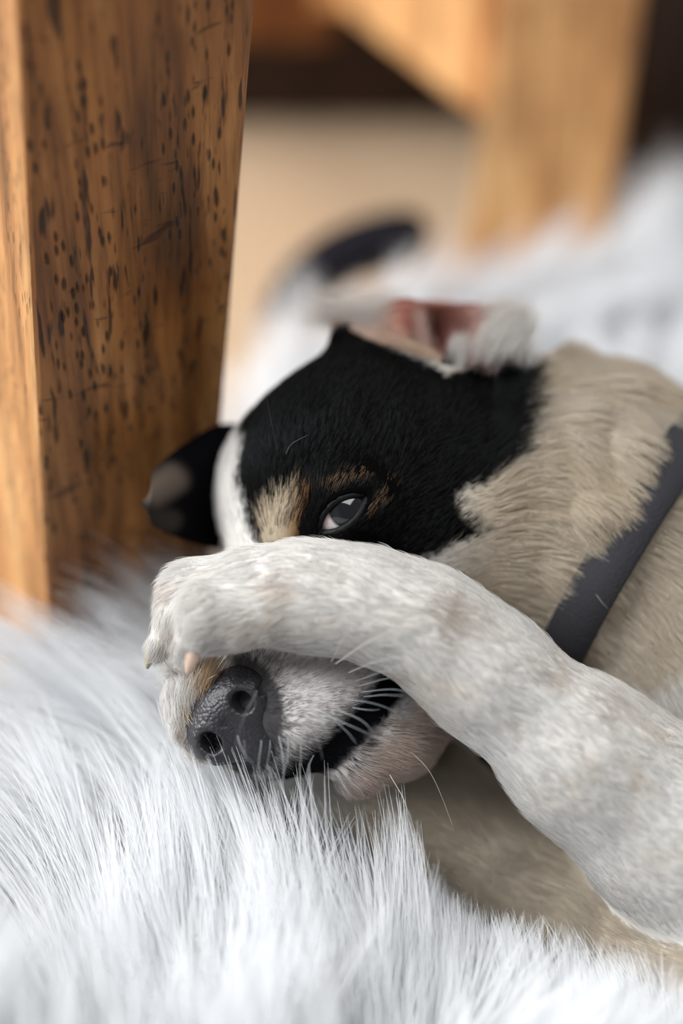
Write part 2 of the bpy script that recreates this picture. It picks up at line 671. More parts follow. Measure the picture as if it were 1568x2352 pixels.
GV = {}
for g, prims in GROUPS.items():
    GV[g] = grid_group(prims, g)
GV['head'] = grid_carve(GV['head'], 'head')
FIELD = smin(GV['head'], GV['trunk'], 0.02)
FIELD = smin(FIELD, GV['under'], 0.004)
FIELD = smin(FIELD, GV['arm'], 0.003)
FIELD = np.maximum(FIELD, (0.0136 - (lo[2] + H * np.arange(dims[2])))[None, None, :]).astype(np.float32)


def surface_nets(V, lo, h):
    S = V < 0
    c = np.zeros(tuple(d - 1 for d in V.shape), np.uint8)
    for i in (0, 1):
        for j in (0, 1):
            for k in (0, 1):
                c += S[i:V.shape[0] - 1 + i, j:V.shape[1] - 1 + j, k:V.shape[2] - 1 + k]
    act = np.argwhere((c > 0) & (c < 8))
    idx = np.full(c.shape, -1, np.int64)
    idx[act[:, 0], act[:, 1], act[:, 2]] = np.arange(len(act))
    pos = np.zeros((len(act), 3))
    cnt = np.zeros(len(act))
    corners = [(i, j, k) for i in (0, 1) for j in (0, 1) for k in (0, 1)]
    for a in corners:
        for ax in range(3):
            if a[ax]:
                continue
            b = list(a)
            b[ax] = 1
            va = V[act[:, 0] + a[0], act[:, 1] + a[1], act[:, 2] + a[2]]
            vb = V[act[:, 0] + b[0], act[:, 1] + b[1], act[:, 2] + b[2]]
            m = (va < 0) != (vb < 0)
            t = np.where(m, va / np.where(m, va - vb, 1), 0)
            q = np.tile(np.array(a, float), (len(act), 1))
            q[:, ax] = t
            pos += q * m[:, None]
            cnt += m
    pos = (act + pos / cnt[:, None]) * h + lo
    faces = []
    for ax in range(3):
        sl0 = [slice(None)] * 3
        sl1 = [slice(None)] * 3
        sl0[ax] = slice(0, -1)
        sl1[ax] = slice(1, None)
        s0, s1 = S[tuple(sl0)], S[tuple(sl1)]
        e = np.argwhere(s0 != s1)
        o1, o2 = (ax + 1) % 3, (ax + 2) % 3
        ok = (e[:, o1] > 0) & (e[:, o2] > 0) & (e[:, o1] < c.shape[o1]) & (e[:, o2] < c.shape[o2])
        e = e[ok]
        flip = s0[e[:, 0], e[:, 1], e[:, 2]]
        q = []
        for d1, d2 in ((-1, -1), (0, -1), (0, 0), (-1, 0)):
            t = e.copy()
            t[:, o1] += d1
            t[:, o2] += d2
            q.append(idx[t[:, 0], t[:, 1], t[:, 2]])
        q = np.stack(q, 1)
        q[~flip] = q[~flip][:, ::-1]
        faces.append(q)
    return pos, np.vstack(faces)


VERT, FACE = surface_nets(FIELD, lo, H)
print('BODY', VERT.shape, FACE.shape)


def sample(V, p):
    q = np.clip((p - lo) / H, 0, np.array(dims) - 1.001)
    i = q.astype(int)
    f = q - i
    out = 0
    for a in (0, 1):
        for b in (0, 1):
            for c in (0, 1):
                wgt = (f[:, 0] if a else 1 - f[:, 0]) * (f[:, 1] if b else 1 - f[:, 1]) * (f[:, 2] if c else 1 - f[:, 2])
                out = out + wgt * V[i[:, 0] + a, i[:, 1] + b, i[:, 2] + c]
    inside = np.all((p >= lo) & (p <= lo + H * (np.array(dims) - 1)), axis=1)
    return np.where(inside, out, 1.0)


def grad(V, p, e=0.0018):
    g = np.stack([sample(V, p + np.eye(3)[i] * e) - sample(V, p - np.eye(3)[i] * e) for i in range(3)], 1)
    return norm(g)


# ---- markings of the coat
WHITE = np.array([0.70, 0.683, 0.658])
CREAM = np.array([0.555, 0.47, 0.36])
BLACK = np.array([0.0022, 0.0022, 0.0028])
PATCH = [(770, 700), (880, 790), (1000, 840), (1030, 862), (1070, 838), (1190, 815), (1216, 870), (1208, 960), (1186, 1050), (1120, 1110),
         (1045, 1132), (1060, 1180), (1108, 1228), (1040, 1258), (960, 1292), (900, 1340), (640, 1340), (590, 1260), (560, 1180), (540, 1110), (548, 1040),
         (540, 930), (640, 830), (700, 740)]
BROW = [(602, 1250), (592, 1190), (628, 1140), (676, 1112), (712, 1130), (706, 1180), (700, 1250)]


def paint(p, g, rnd=None):
    """g: 0 head, 1 arm, 2 under, 3 trunk"""
    px, py, dz = to_px(p)
    bare = rnd is None
    if bare:
        rnd = np.full(len(p), 0.7)
    n1 = vnoise(p, 180, 1)
    n2 = vnoise(p, 520, 2)
    n3 = vnoise(p, 1100, 3)
    n4 = vnoise(p, 60, 4)
    c = np.tile(WHITE, (len(p), 1)) * (0.93 + 0.1 * n1)[:, None]
    head = (g == 0)
    # cream towards neck and shoulder
    cr = smooth(930, 1150, px) * smooth(1750, 1500, py) * np.where((g == 0) | (g == 3), 1, 0)
    cr = cr * (0.72 + 0.35 * n4)
    cr = np.where(g == 3, cr * 0.55 * smooth(1650, 1400, py) + 0.8 * smooth(1700, 1760, py) * smooth(1560, 1480, px), cr)
    c = mix(c, CREAM, np.clip(cr, 0, 1)[:, None])
    c = mix(c, np.array([0.50, 0.40, 0.27]), np.clip(smooth(0.55, 0.8, n1) * cr * 0.35, 0, 1)[:, None])
    c = mix(c, CREAM * 0.75, (0.95 * (g == 2) * smooth(650, 900, px))[:, None])  # tucked foreleg: cream, with the shade under the forearm put into the colour
    # black side of the face
    j = (n2 - 0.5) * 22 + (n3 - 0.5) * 14
    sd = poly_sd(px, py, PATCH)
    bl = smooth(9, -9, sd + j) * head
    bl = np.where(py > 1345, 0, bl)
    # far side of the face beyond the blaze
    far = head * smooth(492, 478, px - (py - 1200) * -0.1) * smooth(1130, 1190, py) * smooth(1500, 1400, py)
    c = mix(c, BLACK, np.clip(np.maximum(bl, far), 0, 1)[:, None])
    # tan brow spot and rim of the eye
    sb = poly_sd(px, py, BROW)
    br = smooth(10, -14, sb + j * 0.9) * head
    tan = mix(np.array([0.60, 0.50, 0.37]), np.array([0.24, 0.13, 0.05]), smooth(640, 690, px + (py - 1180) * 0.15)[:, None])
    dark_fl = np.where(rnd < 0.26 + 0.45 * smooth(620, 690, px), 0.95, 0.0)
    tan = mix(tan, BLACK * 2, dark_fl[:, None])
    c = mix(c, tan * (0.6 if bare else 1.15), br[:, None])
    l1 = line_d(px, py, [(742, 1138), (780, 1108), (840, 1096)])
    l2 = line_d(px, py, [(884, 1124), (868, 1165), (838, 1188)])
    rim = np.maximum(smooth(24, 6, l1), smooth(24, 6, l2)) * head * (rnd < 0.5)
    c = mix(c, np.array([0.26, 0.15, 0.075]), (rim * 0.8)[:, None])
    ql = smooth(52, 30, line_d(px, py, [(715, 1240), (760, 1135), (850, 1120)])) * head * smooth(45, 10, np.abs(px - 700) * 0 + line_d(px, py, [(700, 1235), (740, 1160)]))
    c = mix(c, BLACK, np.clip(ql, 0, 1)[:, None])
    # muzzle: white with dark roots, black round the nose and the lips
    mz = head * smooth(1380, 1440, py) * smooth(1060, 1000, px)
    c = mix(c, np.array([0.70, 0.66, 0.65]), (mz * 0.7)[:, None])
    fl = np.maximum(smooth(0.55, 0.75, n2 * 0.55 + n3 * 0.5) * 0.5, (rnd < 0.10) * 0.8) * mz
    c = mix(c, np.array([0.16, 0.11, 0.11]), fl[:, None])
    dn = np.hypot((px - 552) * 1.0, (py - 1645) * 0.72)
    nearn = np.maximum(smooth(150, 62, dn + (rnd - 0.5) * 80), smooth(110, 92, dn)) * mz
    c = mix(c, np.array([0.03, 0.028, 0.032]), (nearn * 0.93)[:, None])
    lowl = smooth(95, 25, line_d(px, py, [(640, 1780), (740, 1720), (830, 1650)]) + (rnd - 0.5) * 110) * mz
    c = mix(c, np.array([0.035, 0.03, 0.03]), (lowl * 0.75)[:, None])
    lm = line_d(px, py, [(660, 1800), (745, 1742), (820, 1672), (870, 1615), (905, 1565)])
    lip = smooth(50, 26, lm + (n2 - 0.5) * 22) * mz
    c = mix(c, np.array([0.006, 0.006, 0.007]), lip[:, None])
    # chin: pinkish fawn
    side_ = (px - 690) * 0.72 + (py - 1800) * 0.69
    chin = mz * smooth(38, 90, side_ + (n2 - 0.5) * 30)
    c = mix(c, np.array([0.50, 0.385, 0.315]), (chin * 0.85)[:, None])
    # white rim of the far lip, bridge edge
    edge = mz * smooth(548, 520, px) * smooth(1620, 1560, py)
    c = mix(c, WHITE, edge[:, None])
    # forelegs: faint fawn and grey ticks
    leg = (g == 1)
    sp = np.zeros(len(p))
    for (sx, sy, sr, am) in ((1045, 1425, 78, 0.6), (655, 1345, 50, 0.45), (640, 1425, 60, 0.4), (407, 1372, 16, 0.6), (950, 1570, 36, 0.5),
                             (760, 1330, 60, 0.15), (1300, 1560, 60, 0.35), (1420, 1640, 70, 0.35), (400, 1460, 14, 0.5), (1120, 1440, 60, 0.3)):
        sp = np.maximum(sp, am * smooth(sr, sr * 0.3, np.hypot(px - sx, py - sy) + (n2 - 0.5) * sr * 0.9))
    c = mix(c, np.array([0.34, 0.27, 0.21]), (sp * leg)[:, None])
    fawn = smooth(0.55, 0.8, n1 * 0.6 + n4 * 0.4) * 0.30
    c = mix(c, np.array([0.55, 0.45, 0.35]), (fawn * (leg | (g == 2)))[:, None])
    # brown hair between the toes of the tucked paw
    tb = (g == 2) * np.maximum(smooth(34, 12, line_d(px, py, [(500, 1530), (450, 1560)])), smooth(16, 5, line_d(px, py, [(415, 1610), (445, 1672)]))) * smooth(0.3, 0.6, n2)
    c = mix(c, np.array([0.30, 0.19, 0.10]), tb[:, None])
    return np.clip(c, 0.003, 0.9)


def group_of(p):
    d = np.stack([sample(GV[g], p) for g in ('head', 'arm', 'under', 'trunk')], 1)
    return np.argmin(d, 1)


pup = empty('puppy', (P(900, 1500, 0.06)[0], P(900, 1500, 0.06)[1], 0.0))
tag(pup, 'black and white puppy lying on the rug with a paw over its muzzle', 'dog')
O = np.array(pup.location)
VG = group_of(VERT)
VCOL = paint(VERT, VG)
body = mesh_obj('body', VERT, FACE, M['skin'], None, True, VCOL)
body.parent = pup
body.matrix_parent_inverse = pup.matrix_world.inverted()
print('BODY DONE')

tris = np.vstack([FACE[:, [0, 1, 2]], FACE[:, [0, 2, 3]]])
BVH = BVHTree.FromPolygons([tuple(v) for v in VERT], [tuple(map(int, t)) for t in FACE])


def hit(px, py, lift=0.0):
    d = norm(P(px, py, 0.0) - CAM)
    loc, nrm, _, _ = BVH.ray_cast(Vector(CAM), Vector(d))
    if loc is None:
        return None, None
    return np.array(loc) + np.array(nrm) * lift, np.array(nrm)


# ---- the short coat
NOSE_TIP = P(520, 1640, -0.004)


def flow(p, g):
    """where the hair lies: away from the nose on the head, down the legs to the toes"""
    out = norm(p - NOSE_TIP)
    px, py, _ = to_px(p)
    neck = smooth(1050, 1350, px)[:, None]
    out = mix(out, norm(P(1700, 1750, 0.06) - P(1300, 1050, 0.05)) + 0 * out, neck * 0.75)
    arm_axis = [P(1760, 2080, .018), P(1568, 1915, .01), P(1350, 1745, .003), P(1120, 1545, -.001), P(985, 1430, -.002), P(840, 1372, -.003), P(690, 1352, -.003), P(560, 1370, -.003), P(440, 1400, -.004), P(385, 1520, -.006)]
    und_axis = [P(1720, 2250, 0.012), P(1470, 2150, .024), P(1250, 2020, .036), P(1010, 1860, .04), P(780, 1755, .044), P(590, 1650, .032), P(450, 1580, .016), P(430, 1690, .008)]

    def along(axis):
        best = np.full(len(p), 1e9)
        dr = np.zeros((len(p), 3))
        for a, b in zip(axis[:-1], axis[1:]):
            ab = b - a
            t = np.clip(((p - a) @ ab) / (ab @ ab), 0, 1)
            dd = np.linalg.norm(p - a - t[:, None] * ab, axis=1)
            m = dd < best
            best = np.where(m, dd, best)
            dr[m] = norm(ab)
        return dr
    out = np.where((g == 1)[:, None], along(arm_axis), out)
    out = np.where((g == 2)[:, None], along(und_axis), out)
    out = np.where((g == 3)[:, None], norm(P(1700, 2000, 0.02) - P(1500, 1300, 0.02)) + 0 * out, out)
    return norm(out)


def coat(n, seed):
    r = np.random.default_rng(seed)
    tv = VERT[tris]
    cr_ = np.cross(tv[:, 1] - tv[:, 0], tv[:, 2] - tv[:, 0])
    area = np.linalg.norm(cr_, axis=1)
    nrm = cr_ / np.maximum(area[:, None], 1e-15)
    cen = tv.mean(1)
    px, py, dz = to_px(cen)
    facing = np.sum(nrm * norm(CAM - cen), 1)
    inview = (px > -150) & (px < 1720) & (py > -100) & (py < 2450)
    wgt = area * np.where(facing > -0.35, 1.0, 0.10) * np.where(inview, 1.0, 0.12)
    wgt *= np.where((py > 1450) & (py < 1850) & (px < 1060), 1.5, 1.0)
    f = r.choice(len(tris), n, p=wgt / wgt.sum())
    u, v = r.random(n), r.random(n)
    m = u + v > 1
    u[m], v[m] = 1 - u[m], 1 - v[m]
    p = tv[f, 0] + u[:, None] * (tv[f, 1] - tv[f, 0]) + v[:, None] * (tv[f, 2] - tv[f, 0])
    nn = grad(FIELD, p)
    g = group_of(p)
    px, py, dz = to_px(p)
    # bare: the eye's opening, the nose, the inside of the mouth
    keep = ~((almond(p) < 0.0010) & (np.linalg.norm(p - EYE_C, axis=1) < 0.017))
    lm = line_d(px, py, [(660, 1800), (745, 1742), (820, 1672), (870, 1615), (905, 1565)])
    keep &= ~((g == 0) & (lm < 30) & (py > 1540) & (r.random(n) < 0.85))
    keep &= ~((g == 0) & (np.linalg.norm(p - P(540, 1645, 0.006), axis=1) < 0.0128))
    p, nn, g, px, py = p[keep], nn[keep], g[keep], px[keep], py[keep]
    n = len(p)
    fl = flow(p, g)
    fl = fl - nn * np.sum(fl * nn, 1)[:, None]
    fl = norm(fl)
    wob = norm(r.normal(size=(n, 3)))
    n5 = np.stack([vnoise(p, 130, 11), vnoise(p, 130, 12), vnoise(p, 130, 13)], 1) - 0.5
    tdir = norm(fl + 0.16 * wob + np.where(g == 1, 0.45, 0.7)[:, None] * n5)
    tdir = norm(tdir - nn * np.sum(tdir * nn, 1)[:, None])
    length = np.full(n, 0.0062)
    length = np.where(g == 0, 0.0052, length)
    length = np.where((g == 0) & (px > 1120), 0.0105, length)
    length = np.where(g == 3, 0.0125, length)
    length = np.where(g == 2, 0.0075, length)
    mz = (g == 0) & (py > 1440) & (px < 1060)
    length = np.where(mz, np.where((px - 690) * 0.72 + (py - 1800) * 0.69 > 30, 0.0058, 0.0034), length)
    nl = np.linalg.norm(p - EYE_C, axis=1)
    length = np.where((g == 0) & (nl < 0.020), 0.0042, length)
    length = np.where((g == 0) & (poly_sd(px, py, BROW) < 20), 0.0056, length)
    length = np.where((g == 1) & (px < 620), 0.0072, length)
    length *= r.uniform(0.6, 1.25, n)
    lift = r.normal(0.24, 0.09, n).clip(0.04, 0.6)
    lift = np.where(mz, lift + 0.10, lift)
    lift = np.where((g == 0) & (nl < 0.020), 0.30, lift)
    lift = np.where((g == 3) | ((g == 0) & (px > 1120)), lift + 0.12, lift)
    K = 5
    t = np.linspace(0, 1, K)
    pts = np.zeros((n, K, 3))
    side_ = np.cross(nn, tdir)
    bend = r.normal(0, 0.10, n)
    for i, ti in enumerate(t):
        pts[:, i] = p - nn * 0.0006 + length[:, None] * (tdir * ti + nn * (lift * (1.35 * ti - 0.75 * ti * ti))[:, None] + side_ * (bend * ti * ti)[:, None])
    # clumps
    cell = 0.0028
    jit = np.stack([vnoise(p, 300, 21), vnoise(p, 300, 22), vnoise(p, 300, 23)], 1)
    key = np.floor(p / cell + jit * 1.2).astype(np.int64)
    kk = key[:, 0] * 1000003 + key[:, 1] * 10007 + key[:, 2]
    _, inv = np.unique(kk, return_inverse=True)
    cnt = np.bincount(inv)
    mean = np.stack([np.bincount(inv, pts[:, -1, i]) / cnt for i in range(3)], 1)[inv]
    amt = np.where(g == 0, 0.28, 0.24)
    amt = np.where((g == 3) | ((g == 0) & (px > 1120)), 0.6, amt)
    for i, ti in enumerate(t):
        pts[:, i] += (mean - pts[:, -1]) * (amt * ti ** 1.5)[:, None] if i < K - 1 else 0
    pts[:, -1] += (mean - pts[:, -1]) * amt[:, None]
    c = paint(p, g, r.random(n))
    lum = c.mean(1)
    var = r.normal(1.0, 0.07, n).clip(0.75, 1.15)
    c = c * var[:, None]
    # grizzle: some dark hairs on the muzzle, some brown tips round the eye
    return pts, np.clip(c, 0.003, 0.9), lum


pts, hc, lum = coat(300000, 3)
rad = np.array([0.000048, 0.000046, 0.00004, 0.000028, 0.000008])
hair_obj('coat', pts, rad, hc, M['coat'], body)['kind'] = 'stuff'
del pts
print('COAT DONE')

# ---- eye
def uv_ball(name, c, r, mat, parent, seg=48, rings=32, axis=None):
    ax = axis if axis is not None else np.array([0, 0, 1.0])
    t1 = norm(np.cross(ax, [0.31, 0.2, 0.9]))
    t2 = np.cross(ax, t1)
    v, f = [c + ax * r], []
    for i in range(1, rings):
        th = math.pi * i / rings
        for j in range(seg):
            ph = 2 * math.pi * j / seg
            v.append(c + r * (ax * math.cos(th) + math.sin(th) * (t1 * math.cos(ph) + t2 * math.sin(ph))))
    v.append(c - ax * r)
    for j in range(seg):
        f.append((0, 1 + j, 1 + (j + 1) % seg))
        f.append((len(v) - 1, 1 + (rings - 2) * seg + (j + 1) % seg, 1 + (rings - 2) * seg + j))
    for i in range(rings - 2):
        for j in range(seg):
            a = 1 + i * seg + j
            b = 1 + i * seg + (j + 1) % seg
            f.append((a, a + seg, b + seg, b))
    return v, f


GAZE = norm(P(824, 1148, -0.012) - EYE_C)


def eye_mat():
    m, N, L, b = new_mat('eyeball')
    at = N.new('ShaderNodeAttribute')
    at.attribute_name = 'fur'
    L.new(at.outputs['Color'], b.inputs['Base Color'])
    b.inputs['Roughness'].default_value = 0.06
    b.inputs['Specular IOR Level'].default_value = 0.6
    b.inputs['Coat Weight'].default_value = 1.0
    b.inputs['Coat Roughness'].default_value = 0.02
    return m


M['eye'] = eye_mat()
ev, ef = uv_ball('eye', EYE_C, EYE_R, None, None, 64, 64, GAZE)
ev = np.array(ev)
ang = np.degrees(np.arccos(np.clip(norm(ev - EYE_C) @ GAZE, -1, 1)))
SCL = mix(lin(196, 202, 212), lin(206, 168, 156), vnoise(ev, 260, 5)[:, None] * 0.8)
IRIS = lin(20, 25, 32)
ecol = mix(IRIS, lin(4, 4, 6), smooth(22, 18, ang)[:, None])
ecol = mix(ecol, lin(6, 6, 7), smooth(30, 33, ang)[:, None])
ecol = mix(ecol, SCL, smooth(35, 38, ang)[:, None])
# the clear dome over the iris
bulge = 1 + 0.07 * smooth(42, 12, ang)
ev = EYE_C + (ev - EYE_C) * bulge[:, None]
eye = mesh_obj('eye', ev, ef, M['eye'], pup, True, ecol)
eye['label'] = 'dark wet eye looking out above the paw'


def tube(name, pts, radii, mat, parent, seg=10, closed=False):
    pts = np.array(pts)
    n = len(pts)
    v, f = [], []
    for i in range(n):
        a, b = (pts[(i - 1) % n], pts[(i + 1) % n]) if closed else (pts[max(i - 1, 0)], pts[min(i + 1, n - 1)])
        t = norm(b - a)
        s_ = norm(np.cross(t, [0.2, -0.7, 0.68]))
        u_ = np.cross(t, s_)
        r = radii[i] if hasattr(radii, '__len__') else radii
        for j in range(seg):
            ph = 2 * math.pi * j / seg
            v.append(pts[i] + r * (s_ * math.cos(ph) + u_ * math.sin(ph)))
    for i in range(n if closed else n - 1):
        for j in range(seg):
            a, b = i * seg + j, i * seg + (j + 1) % seg
            c, d = ((i + 1) % n) * seg + j, ((i + 1) % n) * seg + (j + 1) % seg
            f.append((a, b, d, c))
    if not closed:
        f.append(tuple(range(seg))[::-1])
        f.append(tuple((n - 1) * seg + j for j in range(seg)))
    return mesh_obj(name, v, f, mat, parent)


M['lid'] = plain_mat('eyelid_skin', (0.004, 0.004, 0.0045), 0.55, 0.2, (1400, 0.6, 0.0004))
# rims of the lids follow the almond, lying on the eyeball
ring = []
R_, off_ = 0.0126, 0.0086
umax = math.sqrt(R_ ** 2 - off_ ** 2)
for sgn in (1, -1):
    us = np.linspace(-umax, umax, 18)
    if sgn < 0:
        us = us[::-1]
    for u in us[:-1]:
        v = sgn * (math.sqrt(R_ ** 2 - u * u) - off_)
        q = AL_C + ex_u * u + ex_v * v
        dlt = q - EYE_C
        dlt = dlt - EYE_AX * (dlt @ EYE_AX)
        hgt = math.sqrt(max((EYE_R * 1.06) ** 2 - dlt @ dlt, 1e-8))
        ring.append(EYE_C + dlt + EYE_AX * (hgt + 0.0002))
tube('eyelid', ring, 0.0011, M['lid'], pup, 10, True)

# ---- nose leather: domed pad with two comma nostrils and a philtrum
NC = P(540, 1640, 0.0065)
nf = norm(P(455, 1700, -0.030) - NC)                     # the way the nose points
nl_ = norm(P(492, 1700, 0.0) - P(562, 1612, 0.0))        # from nostril to nostril
nl_ = norm(nl_ - nf * (nl_ @ nf))
nu = np.cross(nf, nl_)
if nu @ (P(500, 1500, 0.0) - NC) < 0:
    nu = -nu
print('NOSE', to_px(NC + nf * .014), to_px(NC + nl_ * .014), to_px(NC + nu * .014))


def nose_sd(q):
    """q in (forward, nostril axis, up)"""
    f_, l_, u_ = q[..., 0], q[..., 1], q[..., 2]
    def ell(c, r):
        x = np.stack([(f_ - c[0]) / r[0], (l_ - c[1]) / r[1], (u_ - c[2]) / r[2]], -1)
        k0 = np.linalg.norm(x, axis=-1)
        k1 = np.linalg.norm(x / np.array(r), axis=-1)
        return k0 * (k0 - 1) / np.maximum(k1, 1e-9)
    d = ell((0, 0, 0.002), (0.0105, 0.0125, 0.0092))
    for s_ in (-1, 1):
        d = smin(d, ell((0.0035, s_ * 0.0075, -0.0005), (0.0072, 0.0062, 0.0068)), 0.004)
    d = smin(d, ell((0.000, 0, -0.008), (0.0085, 0.0072, 0.0080)), 0.005)
    for s_ in (-1, 1):
        hole = ell((0.0105, s_ * 0.0068, -0.0005), (0.0062, 0.0026, 0.0030))
        slit = ell((0.0050, s_ * 0.0128, -0.0022), (0.0042, 0.0050, 0.0011))
        d = -smin(-d, hole, 0.0016)
        d = -smin(-d, slit, 0.0012)
    groove = np.maximum(np.hypot(l_, f_ - 0.0108) - 0.0011, u_ - 0.000)
    d = -smin(-d, groove, 0.0012)
    return d


nh = 0.0005
ax_ = np.arange(-0.020, 0.020, nh)
X = np.stack(np.meshgrid(ax_, ax_, ax_, indexing='ij'), -1)
nv, nfc = surface_nets(nose_sd(X).astype(np.float32), np.array([ax_[0]] * 3), nh)
nv = nv * 1.16
nv = NC + nv[:, :1] * nf + nv[:, 1:2] * nl_ + nv[:, 2:3] * nu
if np.dot(np.cross(nf, nl_), nu) < 0:
    nfc = nfc[:, ::-1]


def nose_mat():
    m, N, L, b = new_mat('nose_leather')
    tc = N.new('ShaderNodeTexCoord')
    v = N.new('ShaderNodeTexVoronoi')
    v.inputs['Scale'].default_value = 900
    bp = N.new('ShaderNodeBump')
    bp.inputs['Strength'].default_value = 0.55
    bp.inputs['Distance'].default_value = 0.0005
    L.new(tc.outputs['Object'], v.inputs['Vector'])
    L.new(v.outputs['Distance'], bp.inputs['Height'])
    bp.invert = True
    L.new(bp.outputs[0], b.inputs['Normal'])
    b.inputs['Base Color'].default_value = (0.022, 0.020, 0.024, 1)
    b.inputs['Roughness'].default_value = 0.42
    b.inputs['Specular IOR Level'].default_value = 0.5
    return m


M['nose'] = nose_mat()
nose = mesh_obj('nose', nv, nfc, M['nose'], pup)
nose['label'] = 'dark grey nose leather with open nostrils'

# ---- ears
def sheet(name, rows, mat, parent, colour_fn, thick, sub=10):
    """a curved flap through rows of control points (Catmull-Rom both ways)"""
    rows = np.array(rows)

    def cr(pts, n):
        out = []
        m = len(pts)
        for t in np.linspace(0, m - 1, n):
            i = min(int(t), m - 2)
            f = t - i
            p0, p1, p2, p3 = pts[max(i - 1, 0)], pts[i], pts[i + 1], pts[min(i + 2, m - 1)]
            out.append(0.5 * (2 * p1 + (p2 - p0) * f + (2 * p0 - 5 * p1 + 4 * p2 - p3) * f * f + (3 * p1 - p0 - 3 * p2 + p3) * f ** 3))
        return np.array(out)
    nu_, nv_ = rows.shape[1] * sub // 2, rows.shape[0] * sub // 2
    a = np.array([cr(r, nu_) for r in rows])
    g_ = np.array([cr(a[:, i], nv_) for i in range(nu_)])      # (nu, nv, 3)
    v = g_.reshape(-1, 3)
    f = [(i * nv_ + j, (i + 1) * nv_ + j, (i + 1) * nv_ + j + 1, i * nv_ + j + 1) for i in range(nu_ - 1) for j in range(nv_ - 1)]
    uu, vv = np.meshgrid(np.linspace(0, 1, nu_), np.linspace(0, 1, nv_), indexing='ij')
    o = mesh_obj(name, v, f, mat, parent, True, colour_fn(v, uu.ravel(), vv.ravel()))
    md = o.modifiers.new('thickness', 'SOLIDIFY')
    md.thickness = thick
    md.offset = 0
    return o, g_


def strands(px_pts, n, spread, rad, col, r, jitter=0.25, k=8):
    """n hairs round a path of (px, py, dz)"""
    path = np.array([P(*q) for q in px_pts])
    tt = np.linspace(0, 1, len(path))
    t = np.linspace(0, 1, k)
    base = np.stack([np.interp(t, tt, path[:, i]) for i in range(3)], 1)
    out = np.zeros((n, k, 3))
    o0 = r.normal(0, 1, (n, 3)) * spread
    o1 = o0 * r.uniform(0.2, 1.0, (n, 1)) + r.normal(0, 1, (n, 3)) * spread * jitter
    for i, ti in enumerate(t):
        out[:, i] = base[i] + o0 * (1 - ti) + o1 * ti
    sc_ = r.uniform(0.75, 1.05, (n, 1, 1))
    out = out[:, :1] + (out - out[:, :1]) * sc_
    return out, np.tile(np.array(col), (n, 1)) * r.normal(1, 0.06, (n, 1)).clip(0.8, 1.15)


def ear_near_col(v, u, t):
    px, py, dz = to_px(v)
    pink = np.array([0.42, 0.20, 0.16])
    c = np.tile(np.array([0.50, 0.37, 0.30]), (len(v), 1))
    c = mix(c, pink, smooth(860, 930, px)[:, None])
    c = mix(c, np.array([0.10, 0.035, 0.03]), (smooth(75, 25, np.hypot((px - 985) * 1.2, (py - 790) * 0.75)))[:, None])
    c = mix(c, np.array([0.30, 0.10, 0.07]), smooth(26, 8, line_d(px, py, [(925, 690), (935, 745)]))[:, None] * 0.8)
    c = mix(c, np.array([0.40, 0.22, 0.19]), smooth(1030, 1080, px)[:, None])
    c = mix(c, np.array([0.66, 0.60, 0.55]), smooth(1110, 1170, px)[:, None])
    return c


base_ = [P(772, 762, .050), P(850, 800, .044), P(930, 842, .040), P(1000, 880, .040), P(1050, 884, .042), P(1120, 866, .040), P(1195, 846, .046)]
mid1 = [P(768, 752, .052), P(850, 775, .050), P(920, 800, .047), P(985, 830, .064), P(1040, 830, .060), P(1110, 815, .043), P(1205, 800, .048)]
mid2 = [P(764, 746, .056), P(850, 745, .057), P(922, 745, .050), P(985, 770, .074), P(1040, 760, .068), P(1110, 755, .050), P(1213, 760, .050)]
rim_ = [P(758, 740, .060), P(846, 716, .062), P(926, 690, .056), P(990, 693, .066), P(1040, 696, .066), P(1110, 702, .058), P(1216, 716, .054)]
ear, _g = sheet('ear', [base_, mid1, mid2, rim_], M['skin'], pup, ear_near_col, 0.0022, 14)
ear['label'] = 'upright near ear with pink inside and white fringe'
r = np.random.default_rng(5)
hp, hcs = [], []
for path, n, spr, col in (
    ([(930, 700, .060), (850, 705, .062), (770, 728, .060), (690, 738, .060)], 160, 0.0036, WHITE),
    ([(900, 730, .055), (820, 735, .056), (740, 738, .058)], 180, 0.0036, WHITE),
    ([(840, 735, .055), (770, 705, .060), (700, 690, .064)], 120, 0.0036, WHITE),
    ([(985, 845, .046), (930, 815, .044), (860, 775, .048)], 500, 0.0028, np.array([.62, .50, .40])),
    ([(1010, 868, .044), (970, 830, .043), (915, 790, .046)], 300, 0.0024, np.array([.55, .44, .34])),
    ([(1200, 722, .048), (1140, 735, .040), (1098, 790, .038), (1092, 850, .040)], 190, 0.0022, WHITE * 0.92),
    ([(1215, 730, .049), (1170, 750, .040), (1128, 800, .037), (1118, 852, .039)], 190, 0.0024, WHITE),
    ([(1218, 745, .049), (1190, 770, .042), (1160, 810, .038), (1150, 848, .040)], 190, 0.0026, WHITE),
    ([(1120, 712, .052), (1170, 712, .050), (1225, 722, .050)], 160, 0.0026, WHITE),
    ([(1060, 780, .050), (1045, 820, .044), (1048, 872, .040)], 260, 0.0018, WHITE * 0.85),
    ([(1210, 800, .050), (1205, 835, .047), (1190, 862, .044)], 200, 0.0030, WHITE * 0.9),
    ([(960, 720, .055), (965, 760, .050), (985, 810, .046)], 60, 0.0018, np.array([.60, .45, .40])),
    ([(1028, 885, .038), (1024, 850, .040), (1040, 800, .046)], 260, 0.0013, BLACK * 2),
    ([(1090, 880, .038), (1100, 862, .036), (1110, 842, .037)], 260, 0.0030, BLACK * 2),
    ([(1160, 870, .040), (1165, 850, .038), (1170, 830, .039)], 300, 0.0030, BLACK * 2),
):
    a_, b_ = strands(path, n, spr, 0, col, r)
    hp.append(a_)
    hcs.append(b_)
